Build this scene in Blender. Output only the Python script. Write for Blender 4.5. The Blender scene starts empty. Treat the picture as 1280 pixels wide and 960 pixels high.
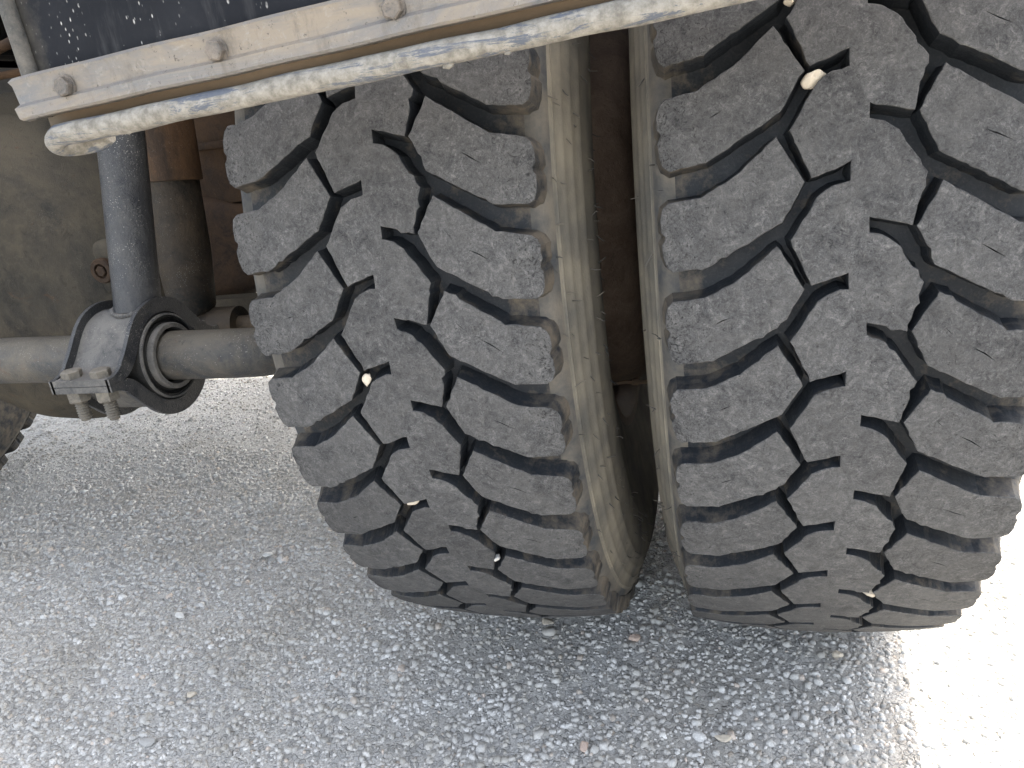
import bpy, bmesh, math, random
import numpy as np
from mathutils import Vector, Matrix
from mathutils.geometry import delaunay_2d_cdt

random.seed(7); rng = np.random.default_rng(11)
scene = bpy.context.scene
COL = scene.collection

# ------------------------------------------------------------------ camera, sky, sun, exposure
cam_data = bpy.data.cameras.new('camera')
cam = bpy.data.objects.new('camera', cam_data); COL.objects.link(cam)
CF = Vector((-0.25808, 0.90356, -0.34202)); CR = Vector((0.96561, 0.22973, -0.12174)); CU = Vector((0.03142, 0.36168, 0.93177))
M = Matrix.Identity(4)
for i in range(3):
    M[i][0] = CR[i]; M[i][1] = CU[i]; M[i][2] = -CF[i]
M.translation = Vector((-0.08897, -1.04525, 0.14893))
cam.matrix_world = M
cam_data.sensor_width = 36; cam_data.lens = 956.86 / 1280 * 36
cam_data.clip_start = 0.01; cam_data.clip_end = 2000
scene.camera = cam

SUN_EL = math.radians(56); SUN_AZ = math.radians(24)      # azimuth from +Y (front of the truck) towards +X
world = bpy.data.worlds.new('World'); scene.world = world; world.use_nodes = True
wn = world.node_tree.nodes; wl = world.node_tree.links
bg = wn['Background']; sky = wn.new('ShaderNodeTexSky')
sky.sky_type = 'NISHITA'; sky.sun_disc = False; sky.sun_elevation = SUN_EL; sky.sun_rotation = SUN_AZ
sky.dust_density = 4.0; sky.air_density = 0.8; sky.ozone_density = 0.5
hz = wn.new('ShaderNodeHueSaturation'); hz.inputs['Saturation'].default_value = 0.6      # thin summer haze
wl.new(sky.outputs[0], hz.inputs['Color']); wl.new(hz.outputs[0], bg.inputs[0]); bg.inputs[1].default_value = 0.15
sun_d = bpy.data.lights.new('sun', 'SUN'); sun = bpy.data.objects.new('sun', sun_d); COL.objects.link(sun)
sun_d.energy = 2.0; sun_d.angle = math.radians(0.53); sun_d.color = (1.0, 0.95, 0.88)
sd = Vector((math.cos(SUN_EL) * math.sin(SUN_AZ), math.cos(SUN_EL) * math.cos(SUN_AZ), math.sin(SUN_EL)))
sun.rotation_euler = sd.to_track_quat('Z', 'Y').to_euler(); sun.location = sd * 10
scene.view_settings.view_transform = 'Standard'; scene.view_settings.look = 'None'
scene.view_settings.gamma = 1; scene.view_settings.exposure = 3.08
scene.view_settings.use_white_balance = True; scene.view_settings.white_balance_temperature = 7000; scene.view_settings.white_balance_tint = 8
scene.cycles.max_bounces = 8; scene.cycles.diffuse_bounces = 5

# ------------------------------------------------------------------ constants
R0 = 0.53; CROWN = 0.6395; NP = 49; DL = 2 * math.pi / NP
PH_R = 0.29739; PH_L = 0.29739 + 0.04043
X_IN = -0.3267; X_FAR = -1.785; X_FAR_OUT = -2.14
GZ = -0.521

# ------------------------------------------------------------------ materials
class NT:
    def __init__(s, name):
        s.m = bpy.data.materials.new(name); s.m.use_nodes = True
        s.t = s.m.node_tree; s.n = s.t.nodes; s.b = s.n['Principled BSDF']
        s.geo = s.n.new('ShaderNodeNewGeometry'); s.pos = s.geo.outputs['Position']
    def link(s, a, b): s.t.links.new(a, b)
    def mapping(s, scale=(1, 1, 1), rot=(0, 0, 0)):
        k = s.n.new('ShaderNodeMapping'); k.inputs['Scale'].default_value = scale; k.inputs['Rotation'].default_value = rot
        s.link(s.pos, k.inputs[0]); return k.outputs[0]
    def noise(s, scale, detail=4, rough=0.6, vec=None, dist=0):
        k = s.n.new('ShaderNodeTexNoise'); k.inputs['Scale'].default_value = scale
        k.inputs['Detail'].default_value = detail; k.inputs['Roughness'].default_value = rough
        k.inputs['Distortion'].default_value = dist
        s.link(vec or s.pos, k.inputs['Vector']); return k.outputs['Fac']
    def voro(s, scale, feature='F1', out='Distance', vec=None, rnd=1.0):
        k = s.n.new('ShaderNodeTexVoronoi'); k.feature = feature; k.inputs['Scale'].default_value = scale
        k.inputs['Randomness'].default_value = rnd
        s.link(vec or s.pos, k.inputs['Vector']); return k.outputs[out]
    def ramp(s, fac, stops):
        k = s.n.new('ShaderNodeValToRGB'); e = k.color_ramp.elements
        while len(e) < len(stops): e.new(0.5)
        for i, (p, c) in enumerate(stops):
            e[i].position = p; e[i].color = (c, c, c, 1) if not hasattr(c, '__len__') else (*c, 1)
        s.link(fac, k.inputs[0]); return k.outputs[0]
    def mix(s, fac, a, b, mode='MIX'):
        k = s.n.new('ShaderNodeMix'); k.data_type = 'RGBA'; k.blend_type = mode
        for inp, v in ((k.inputs[0], fac), (k.inputs[6], a), (k.inputs[7], b)):
            if isinstance(v, (int, float)): inp.default_value = v
            elif isinstance(v, tuple): inp.default_value = (*v, 1)
            else: s.link(v, inp)
        return k.outputs[2]
    def math(s, op, a, b=0.0):
        k = s.n.new('ShaderNodeMath'); k.operation = op
        for i, v in enumerate((a, b)):
            if isinstance(v, (int, float)): k.inputs[i].default_value = v
            else: s.link(v, k.inputs[i])
        return k.outputs[0]
    def out(s, color, rough=0.8, metal=0.0, bumps=(), spec=None, albedo=0.5):
        b = s.b
        if albedo != 1.0:
            if isinstance(color, tuple): color = tuple(c * albedo for c in color)
            else:
                k = s.n.new('ShaderNodeVectorMath'); k.operation = 'SCALE'; k.inputs['Scale'].default_value = albedo; s.link(color, k.inputs[0]); color = k.outputs[0]
        if isinstance(color, tuple): b.inputs['Base Color'].default_value = (*color, 1)
        else: s.link(color, b.inputs['Base Color'])
        if isinstance(rough, float): b.inputs['Roughness'].default_value = rough
        else: s.link(rough, b.inputs['Roughness'])
        b.inputs['Metallic'].default_value = metal
        b.inputs['Specular IOR Level'].default_value = 0.18 if spec is None else spec
        prev = None
        for h, d, st in bumps:
            k = s.n.new('ShaderNodeBump'); k.inputs['Distance'].default_value = d; k.inputs['Strength'].default_value = st
            s.link(h, k.inputs['Height'])
            if prev: s.link(prev, k.inputs['Normal'])
            prev = k.outputs[0]
        if prev: s.link(prev, b.inputs['Normal'])
        return s.m

def mat_tread(name):
    m = NT(name)
    oi = m.n.new('ShaderNodeObjectInfo')
    tc = m.n.new('ShaderNodeTexCoord'); sx = m.n.new('ShaderNodeSeparateXYZ'); m.link(tc.outputs['Object'], sx.inputs[0])
    au = m.math('ABSOLUTE', sx.outputs[0])
    shoulder = m.ramp(m.math('MULTIPLY', au, 5.0), [(0.42, 0.0), (0.60, 1.0)])
    n1 = m.noise(95, 8, 0.8, dist=0.8); n2 = m.noise(420, 6, 0.8, dist=1.2); n3 = m.noise(28, 5, 0.65, dist=1.0)
    mixed = m.math('ADD', m.math('MULTIPLY', n1, 0.5), m.math('MULTIPLY', n2, 0.5))
    base = m.ramp(mixed, [(0.38, (0.022, 0.023, 0.025)), (0.46, (0.088, 0.089, 0.092)), (0.53, (0.142, 0.142, 0.144)), (0.63, (0.30, 0.295, 0.29))])
    base = m.mix(m.ramp(n3, [(0.38, 0.0), (0.68, 0.45)]), base, (0.175, 0.172, 0.168))
    # dark scuffed pits, denser towards the shoulders
    pitn = m.noise(230, 7, 0.82, dist=2.2)
    thr = m.math('ADD', pitn, m.math('MULTIPLY', shoulder, -0.055))
    pits = m.ramp(thr, [(0.335, 1.0), (0.40, 0.0)])
    base = m.mix(m.math('MULTIPLY', pits, 0.85), base, (0.024, 0.024, 0.026))
    # fine pale scratches
    sc = m.noise(300, 3, 0.5, m.mapping((1.0, 0.22, 0.22), (0.5, 0.3, 0.9)), 1.0)
    base = m.mix(m.ramp(sc, [(0.67, 0.0), (0.74, 0.28)]), base, (0.34, 0.33, 0.31))
    spk = m.ramp(m.noise(800, 2, 0.5), [(0.74, 0.0), (0.79, 0.8)])
    base = m.mix(spk, base, (0.42, 0.40, 0.37))
    tone = m.math('ADD', m.math('MULTIPLY', oi.outputs['Random'], 0.22), 0.89)
    tn = m.n.new('ShaderNodeVectorMath'); tn.operation = 'SCALE'; m.link(base, tn.inputs[0]); m.link(tone, tn.inputs['Scale'])
    pb = m.math('SUBTRACT', 1.0, pits)
    return m.out(tn.outputs[0], m.ramp(mixed, [(0.35, 0.6), (0.65, 0.85)]), 0,
                 [(m.noise(60, 6, 0.75), 0.0022, 0.7), (mixed, 0.0016, 0.9), (pb, 0.0008, 0.8)], 0.2, albedo=0.49)

M_TREAD = mat_tread('worn_tread_rubber')
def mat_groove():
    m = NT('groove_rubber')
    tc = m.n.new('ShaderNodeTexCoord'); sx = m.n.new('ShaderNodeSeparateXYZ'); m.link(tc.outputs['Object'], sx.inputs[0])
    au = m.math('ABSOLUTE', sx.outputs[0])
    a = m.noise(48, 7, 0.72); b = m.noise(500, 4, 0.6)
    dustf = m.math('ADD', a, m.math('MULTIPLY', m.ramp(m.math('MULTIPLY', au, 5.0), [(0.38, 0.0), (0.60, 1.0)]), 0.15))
    base = m.mix(m.ramp(dustf, [(0.55, 0.0), (0.76, 1.0)]), (0.026, 0.031, 0.038), (0.17, 0.145, 0.115))  # clean rubber, its colour also darkened for shade in the grooves; dust over it
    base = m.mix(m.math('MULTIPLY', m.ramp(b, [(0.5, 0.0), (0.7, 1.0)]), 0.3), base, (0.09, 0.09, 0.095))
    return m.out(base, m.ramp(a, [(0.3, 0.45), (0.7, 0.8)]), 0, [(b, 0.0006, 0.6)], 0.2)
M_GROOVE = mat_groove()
def mat_sidewall():
    m = NT('dusty_sidewall_rubber')
    a = m.noise(16, 5, 0.65); b = m.noise(420, 4, 0.7); st = m.noise(30, 4, 0.6, m.mapping((0.4, 1, 1)))
    base = m.mix(m.ramp(a, [(0.3, 0.0), (0.65, 1.0)]), (0.16, 0.155, 0.14), (0.36, 0.325, 0.26))
    base = m.mix(m.ramp(st, [(0.45, 0.0), (0.75, 0.5)]), base, (0.11, 0.115, 0.12))
    return m.out(base, 0.8, 0, [(b, 0.0005, 0.7)], 0.15)
M_SIDE = mat_sidewall()
def mat_buttress():
    m = NT('shoulder_rubber')
    a = m.noise(28, 5, 0.65); b = m.noise(420, 4, 0.7)
    base = m.mix(m.ramp(a, [(0.35, 0.0), (0.65, 1.0)]), (0.06, 0.068, 0.078), (0.20, 0.18, 0.15))
    return m.out(base, 0.7, 0, [(b, 0.0005, 0.7)], 0.2)
M_BUTT = mat_buttress()

def mat_grime(name, dark, dusty, rough=0.7, scale=14, metal=0.0, specks=0.5, speck_c=(0.5, 0.48, 0.44), bump=0.0006, lo=0.38, hi=0.66, vdir=(1, 1, 1), spec=0.18, rust=0.0):
    m = NT(name)
    a = m.noise(scale, 8, 0.72, m.mapping(vdir), 0.8); b = m.noise(scale * 9, 6, 0.75, dist=0.6); c = m.noise(650, 4, 0.7)
    up = m.n.new('ShaderNodeSeparateXYZ'); m.link(m.geo.outputs['Normal'], up.inputs[0])
    settle = m.math('MULTIPLY', m.ramp(up.outputs[2], [(0.2, 0.0), (0.9, 1.0)]), 0.14)     # dust settles on upward faces
    base = m.mix(m.ramp(m.math('ADD', a, settle), [(lo, 0.0), (hi, 1.0)]), dark, dusty)
    base = m.mix(m.ramp(b, [(0.50, 0.0), (0.72, 0.6)]), base, dusty)
    base = m.mix(m.ramp(b, [(0.28, 0.7), (0.42, 0.0)]), base, tuple(d * .5 for d in dark))
    if rust:
        rn = m.ramp(m.noise(scale * 2.3, 7, 0.75, dist=1.5), [(0.60, 0.0), (0.68, 1.0)])
        base = m.mix(m.math('MULTIPLY', rn, rust), base, (0.16, 0.075, 0.035))
    if specks:
        for sc, r0, r1, gs in ((480, .12, .26, 22), (230, .06, .15, 45), (110, .04, .085, 60)):
            sp = m.ramp(m.voro(sc, out='Distance'), [(r0, 1.0), (r1, 0.0)])
            gate = m.ramp(m.noise(gs, 5, 0.7), [(0.50, 0.0), (0.60, 1.0)])
            base = m.mix(m.math('MULTIPLY', m.math('MULTIPLY', sp, gate), specks), base, speck_c)
    return m.out(base, m.ramp(a, [(lo, rough * 0.75), (hi, min(rough * 1.2, 1.0))]), metal, [(a, bump * 4, 0.4), (b, bump * 3, 0.6), (c, bump, 0.7)], spec)
M_BLACKTUBE = mat_grime('black_painted_steel', (0.018, 0.022, 0.030), (0.085, 0.085, 0.085), 0.42, 22, specks=1.0, spec=0.4)
M_CLAMPDUST = mat_grime('dusty_clamp_steel', (0.07, 0.074, 0.08), (0.25, 0.24, 0.225), 0.8, 40, specks=0.7)
M_BAR = mat_grime('bar_steel', (0.034, 0.042, 0.052), (0.17, 0.15, 0.12), 0.55, 14, specks=0.7, spec=0.3, rust=.3)
M_HOUSING = mat_grime('housing_casting', (0.040, 0.037, 0.031), (0.145, 0.122, 0.088), 0.75, 7, specks=0.35, speck_c=(0.28, 0.25, 0.2), bump=0.0012, rust=.5)
M_RUST = mat_grime('rusty_brown_steel', (0.035, 0.022, 0.015), (0.13, 0.078, 0.045), 0.8, 16, specks=0.3, speck_c=(0.2, 0.17, 0.13))
M_DRUM = mat_grime('rusty_rim_steel', (0.17, 0.12, 0.09), (0.42, 0.31, 0.235), 0.8, 22, specks=0.5, speck_c=(0.16, 0.14, 0.12), lo=0.35, hi=0.75)
M_SHOCK = mat_grime('shock_paint', (0.018, 0.020, 0.020), (0.11, 0.082, 0.055), 0.6, 11, specks=0.5, rust=.35)
M_SHOCKTOP = mat_grime('shock_rusty_shroud', (0.04, 0.026, 0.017), (0.20, 0.11, 0.055), 0.7, 10, specks=0.3, rust=.8)
M_BLACK = mat_grime('black_rubber', (0.015, 0.016, 0.018), (0.05, 0.05, 0.048), 0.6, 30, specks=0.2)
M_GREYRING = mat_grime('grey_sleeve', (0.12, 0.118, 0.115), (0.26, 0.25, 0.235), 0.6, 40, specks=0.3)
M_BOLT = mat_grime('zinc_bolt', (0.16, 0.15, 0.135), (0.36, 0.33, 0.28), 0.6, 60, metal=0.3, specks=0.2)
M_BOLT2 = mat_grime('weathered_flap_bolt', (0.16, 0.155, 0.15), (0.42, 0.36, 0.30), 0.5, 70, metal=0.5, specks=0.2)
M_CHASSIS = mat_grime('chassis_paint', (0.012, 0.012, 0.012), (0.05, 0.042, 0.034), 0.7, 10, specks=0.2)
M_BED = mat_grime('bed_paint', (0.05, 0.05, 0.05), (0.12, 0.10, 0.08), 0.7, 5, specks=0.0)
def mat_strip():
    m = NT('weathered_aluminium')
    a = m.noise(22, 7, 0.72, m.mapping((0.3, 1, 1.8)), 0.8); b = m.noise(140, 6, 0.78, dist=0.8); d = m.noise(60, 6, 0.75, m.mapping((1.0, 1, 0.35)), 0.5)
    base = m.mix(m.ramp(a, [(0.38, 0.0), (0.60, 1.0)]), (0.27, 0.275, 0.285), (0.44, 0.375, 0.30))
    base = m.mix(m.ramp(d, [(0.52, 0.0), (0.66, 0.65)]), base, (0.24, 0.21, 0.175))
    base = m.mix(m.ramp(b, [(0.55, 0.0), (0.72, 0.7)]), base, (0.54, 0.51, 0.46))
    base = m.mix(m.ramp(m.noise(330, 4, 0.7), [(0.62, 0.0), (0.70, 0.8)]), base, (0.09, 0.08, 0.07))
    return m.out(base, 0.55, 0.3, [(b, 0.0010, 0.6), (a, 0.002, 0.4)], albedo=0.45)
M_STRIP = mat_strip()
def mat_lip():
    m = NT('scuffed_white_lip')
    s_ = m.noise(85, 8, 0.82, m.mapping((0.22, 1, 1.5)), 0.5); b = m.noise(170, 5, 0.7)
    base = m.mix(m.ramp(b, [(0.35, 0.0), (0.65, 1.0)]), (0.26, 0.24, 0.205), (0.52, 0.49, 0.43))
    base = m.mix(m.ramp(s_, [(0.53, 0.0), (0.58, 0.9)]), base, (0.14, 0.165, 0.215))
    base = m.mix(m.ramp(m.noise(420, 4, 0.7), [(0.66, 0.0), (0.74, 0.6)]), base, (0.1, 0.1, 0.1))
    return m.out(base, 0.65, 0, [(b, 0.0007, 0.6), (m.noise(700, 3, .6), 0.0005, 0.6)], albedo=0.46)
M_LIP = mat_lip()
def mat_flap():
    m = NT('black_flap_sheet')
    a = m.noise(9, 6, 0.65, m.mapping((1, 1, 0.5)), 0.5); b = m.noise(120, 5, 0.7)
    base = m.mix(m.ramp(a, [(0.4, 0.0), (0.72, 1.0)]), (0.010, 0.012, 0.017), (0.032, 0.035, 0.042))
    base = m.mix(m.ramp(b, [(0.55, 0.0), (0.85, 0.3)]), base, (0.07, 0.07, 0.075))
    for sc, r0, r1, g0, g1, st in ((420, .10, .22, .50, .58, .9), (190, .06, .13, .50, .56, .9), (90, .05, .075, .46, .56, .8)):
        vv = m.voro(sc, out='Distance', vec=m.mapping((1, 1, 0.45))); sp = m.ramp(vv, [(r0, 1.0), (r1, 0.0)])
        gate = m.ramp(m.noise(38, 5, 0.7), [(g0, 0.0), (g1, 1.0)])
        base = m.mix(m.math('MULTIPLY', m.math('MULTIPLY', sp, gate), st), base, (0.75, 0.73, 0.7))
    strk = m.ramp(m.noise(26, 6, 0.75, m.mapping((1, 1, 0.16))), [(0.56, 0.0), (0.72, 0.5)])
    base = m.mix(strk, base, (0.14, 0.14, 0.145))
    tc = m.n.new('ShaderNodeTexCoord'); sx = m.n.new('ShaderNodeSeparateXYZ'); m.link(tc.outputs['Object'], sx.inputs[0])
    low = m.ramp(m.math('ADD', m.math('MULTIPLY', sx.outputs[2], 20.0), m.math('MULTIPLY', a, 0.5)), [(0.45, 1.0), (0.80, 0.0)])
    base = m.mix(low, base, (0.21, 0.155, 0.105))
    edg = m.ramp(m.math('ADD', m.math('MULTIPLY', sx.outputs[0], 30.0), m.math('MULTIPLY', b, 0.8)), [(0.45, 0.8), (1.0, 0.0)])
    base = m.mix(edg, base, (0.19, 0.175, 0.15))
    return m.out(base, m.ramp(a, [(0.3, 0.5), (0.7, 0.75)]), 0, [(b, 0.0006, 0.5), (a, 0.004, 0.3)], 0.1)
M_FLAP = mat_flap()
def mat_stone(name, c, c2):
    m = NT(name); b = m.noise(280, 5, 0.6)
    return m.out(m.mix(b, c, c2), 0.85, 0, [(b, 0.0012, 0.9)], 0.2, albedo=0.85)
M_ST_CREAM = mat_stone('cream_stone', (0.42, 0.36, 0.28), (0.62, 0.56, 0.47))
M_ST_WHITE = mat_stone('white_stone', (0.5, 0.49, 0.46), (0.68, 0.66, 0.62))
M_ST_PINK = mat_stone('pinkish_stone', (0.42, 0.31, 0.25), (0.58, 0.47, 0.40))
M_ST_GREY = mat_stone('grey_stone', (0.30, 0.30, 0.29), (0.48, 0.47, 0.45))

def mat_asphalt():
    m = NT('worn_asphalt')
    big = m.noise(1.6, 4, 0.6); mid = m.noise(9, 4, 0.6); fine = m.noise(330, 5, 0.75)
    cell = m.voro(150, out='Color'); dist = m.voro(150, feature='DISTANCE_TO_EDGE', out='Distance')
    sep = m.n.new('ShaderNodeSeparateColor'); m.link(cell, sep.inputs[0])
    stone = m.ramp(sep.outputs[0], [(0.0, (0.34, 0.335, 0.32)), (0.55, (0.46, 0.455, 0.44)), (0.93, (0.58, 0.575, 0.56)), (1.0, (0.50, 0.42, 0.34))])
    matrix = m.mix(m.ramp(fine, [(0.38, 0.0), (0.58, 1.0)]), (0.27, 0.264, 0.25), (0.60, 0.585, 0.555))
    k = m.ramp(dist, [(0.04, 0.0), (0.13, 1.0)])
    k2 = m.math('MULTIPLY', k, m.ramp(sep.outputs[1], [(0.45, 0.0), (0.55, 1.0)]))
    base = m.mix(k2, matrix, stone)
    base = m.mix(m.ramp(m.math('ADD', m.math('MULTIPLY', big, 0.6), m.math('MULTIPLY', mid, 0.4)), [(0.42, 0.45), (0.54, 0.0)]), base, (0.30, 0.28, 0.245))
    h = m.math('ADD', k2, m.math('MULTIPLY', fine, 0.8))
    return m.out(base, 0.85, 0, [(h, 0.0045, 1.0), (m.noise(700, 3, 0.6), 0.0006, 0.6)], 0.3, albedo=1.0)
M_ROAD = mat_asphalt()
def mat_chips():
    m = NT('asphalt_aggregate')
    at = m.n.new('ShaderNodeAttribute'); at.attribute_name = 'tone'
    c = m.ramp(at.outputs['Fac'], [(0.0, (0.24, 0.235, 0.22)), (0.3, (0.44, 0.43, 0.405)), (0.75, (0.57, 0.56, 0.535)), (0.96, (0.70, 0.69, 0.66)), (1.0, (0.54, 0.46, 0.39))])
    n = m.noise(500, 4, 0.7)
    c = m.mix(m.ramp(n, [(0.35, 0.5), (0.6, 0.0)]), c, (0.18, 0.175, 0.165))
    pn = m.noise(7, 5, 0.65, dist=1.0); pw = m.ramp(pn, [(0.38, 0.6), (0.56, 0.0)])
    c = m.mix(pw, c, (0.31, 0.29, 0.25))
    return m.out(c, 0.7, 0, [(n, 0.0006, 0.7)], 0.4, albedo=1.0)
M_CHIPS = mat_chips()

# ------------------------------------------------------------------ helpers
def link(name, me, mats, parent=None, smooth=False, kind=None, label=None, cat=None, group=None):
    o = bpy.data.objects.new(name, me); COL.objects.link(o)
    if mats is not None and not me.materials:
        for mm in (mats if isinstance(mats, (list, tuple)) else [mats]): me.materials.append(mm)
    if smooth: me.polygons.foreach_set('use_smooth', [True] * len(me.polygons))
    if parent is not None: o.parent = parent
    if kind: o['kind'] = kind
    if label: o['label'] = label
    if cat: o['category'] = cat
    if group: o['group'] = group
    return o
def bm_obj(name, bm, mats, parent=None, smooth=False, angle=None, **kw):
    bmesh.ops.recalc_face_normals(bm, faces=bm.faces[:])
    if angle is not None:
        for f in bm.faces: f.smooth = True
        for e in bm.edges:
            if len(e.link_faces) == 2 and e.calc_face_angle(0) > math.radians(angle): e.smooth = False
    me = bpy.data.meshes.new(name); bm.to_mesh(me); bm.free()
    return link(name, me, mats, parent, smooth and angle is None, **kw)
def lathe(bm, prof, seg=64, c=(0, 0, 0), axis='X', a0=0.0, a1=2 * math.pi, mi=0, close=False, mids=None):
    """prof: list of (axial, radius)."""
    full = abs(a1 - a0 - 2 * math.pi) < 1e-6
    n = seg if full else seg + 1
    rows = []
    for (x, r) in prof:
        row = []
        for i in range(n):
            t = a0 + (a1 - a0) * i / seg
            p = (x, -r * math.cos(t), r * math.sin(t))
            if axis == 'Y': p = (p[1], p[0], p[2])
            if axis == 'Z': p = (p[1], p[2], p[0])
            row.append(bm.verts.new((p[0] + c[0], p[1] + c[1], p[2] + c[2])))
        rows.append(row)
    m = len(rows)
    for j in range(m if close else m - 1):
        A, B = rows[j], rows[(j + 1) % m]
        for i in range(n if full else n - 1):
            k = (i + 1) % n
            f = bm.faces.new((A[i], A[k], B[k], B[i]))
            f.material_index = mids[j] if mids else mi
    return rows
def tube(bm, pts, r, seg=16, caps=True, mi=0):
    pts = [Vector(p) for p in pts]; rs = r if hasattr(r, '__len__') else [r] * len(pts)
    rows = []; prev = None
    for i, p in enumerate(pts):
        d = (pts[min(i + 1, len(pts) - 1)] - pts[max(i - 1, 0)]).normalized()
        if prev is None:
            u = d.orthogonal().normalized()
        else:
            u = (prev - d * prev.dot(d)).normalized()
        prev = u; v = d.cross(u)
        rows.append([bm.verts.new(p + (u * math.cos(2 * math.pi * k / seg) + v * math.sin(2 * math.pi * k / seg)) * rs[i]) for k in range(seg)])
    for a, b in zip(rows, rows[1:]):
        for k in range(seg):
            f = bm.faces.new((a[k], a[(k + 1) % seg], b[(k + 1) % seg], b[k])); f.material_index = mi
    if caps:
        bm.faces.new(rows[0][::-1]).material_index = mi; bm.faces.new(rows[-1]).material_index = mi
    return rows
def box(bm, lo, hi, bev=0.0, segs=2, mi=0):
    r = bmesh.ops.create_cube(bm, size=1.0)
    vs = r['verts']
    for v in vs:
        v.co = Vector([(lo[i] + hi[i]) / 2 + v.co[i] * (hi[i] - lo[i]) for i in range(3)])
    fs = set(f for v in vs for f in v.link_faces)
    for f in fs: f.material_index = mi
    if bev:
        es = list(set(e for v in vs for e in v.link_edges))
        bmesh.ops.bevel(bm, geom=es, offset=bev, segments=segs, profile=0.6, affect='EDGES')
def hexa(bm, c, axis, across, h, washer=0.0, dome=True, rot=0.0):
    """hex bolt head centred at c (on its seat), growing along axis."""
    ax = Vector(axis).normalized(); u = ax.orthogonal().normalized(); v = ax.cross(u); c = Vector(c)
    def ring(r, z, n, off=0.0):
        return [bm.verts.new(c + ax * z + (u * math.cos(rot + off + 2 * math.pi * k / n) + v * math.sin(rot + off + 2 * math.pi * k / n)) * r) for k in range(n)]
    if washer:
        a = ring(washer, 0, 24); b = ring(washer, h * 0.18, 24)
        for k in range(24): bm.faces.new((a[k], a[(k + 1) % 24], b[(k + 1) % 24], b[k]))
        bm.faces.new(b); z0 = h * 0.18
    else: z0 = 0
    R = across / math.sqrt(3)
    a = ring(R, z0, 6); b = ring(R, h * 0.86, 6); d = ring(R * 0.84, h, 6)
    for k in range(6):
        bm.faces.new((a[k], a[(k + 1) % 6], b[(k + 1) % 6], b[k])); bm.faces.new((b[k], b[(k + 1) % 6], d[(k + 1) % 6], d[k]))
    bm.faces.new(d)

def empty(name, loc=(0, 0, 0)):
    o = bpy.data.objects.new(name, None); COL.objects.link(o); o.location = loc; o.empty_display_size = 0.1
    return o

# ------------------------------------------------------------------ the ground
_w = rng.normal(0, 1, (46, 2)); _w = _w / np.linalg.norm(_w, axis=1)[:, None] * (2 * math.pi / rng.uniform(.035, .30, 46))[:, None]
_p = rng.uniform(0, 2 * math.pi, 46); _a = (1 / np.linalg.norm(_w, axis=1)) ** 0.8
def ground_h(x, y):
    x = np.asarray(x, float); y = np.asarray(y, float); h = 0
    for (kx, ky), p, a in zip(_w, _p, _a): h = h + a * np.sin(kx * x + ky * y + p)
    fade = np.clip((2.2 - np.maximum(np.abs(x + .5), np.abs(y - .3))) / .4, 0, 1)
    return h / _a.sum() * 0.011 * fade

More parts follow.
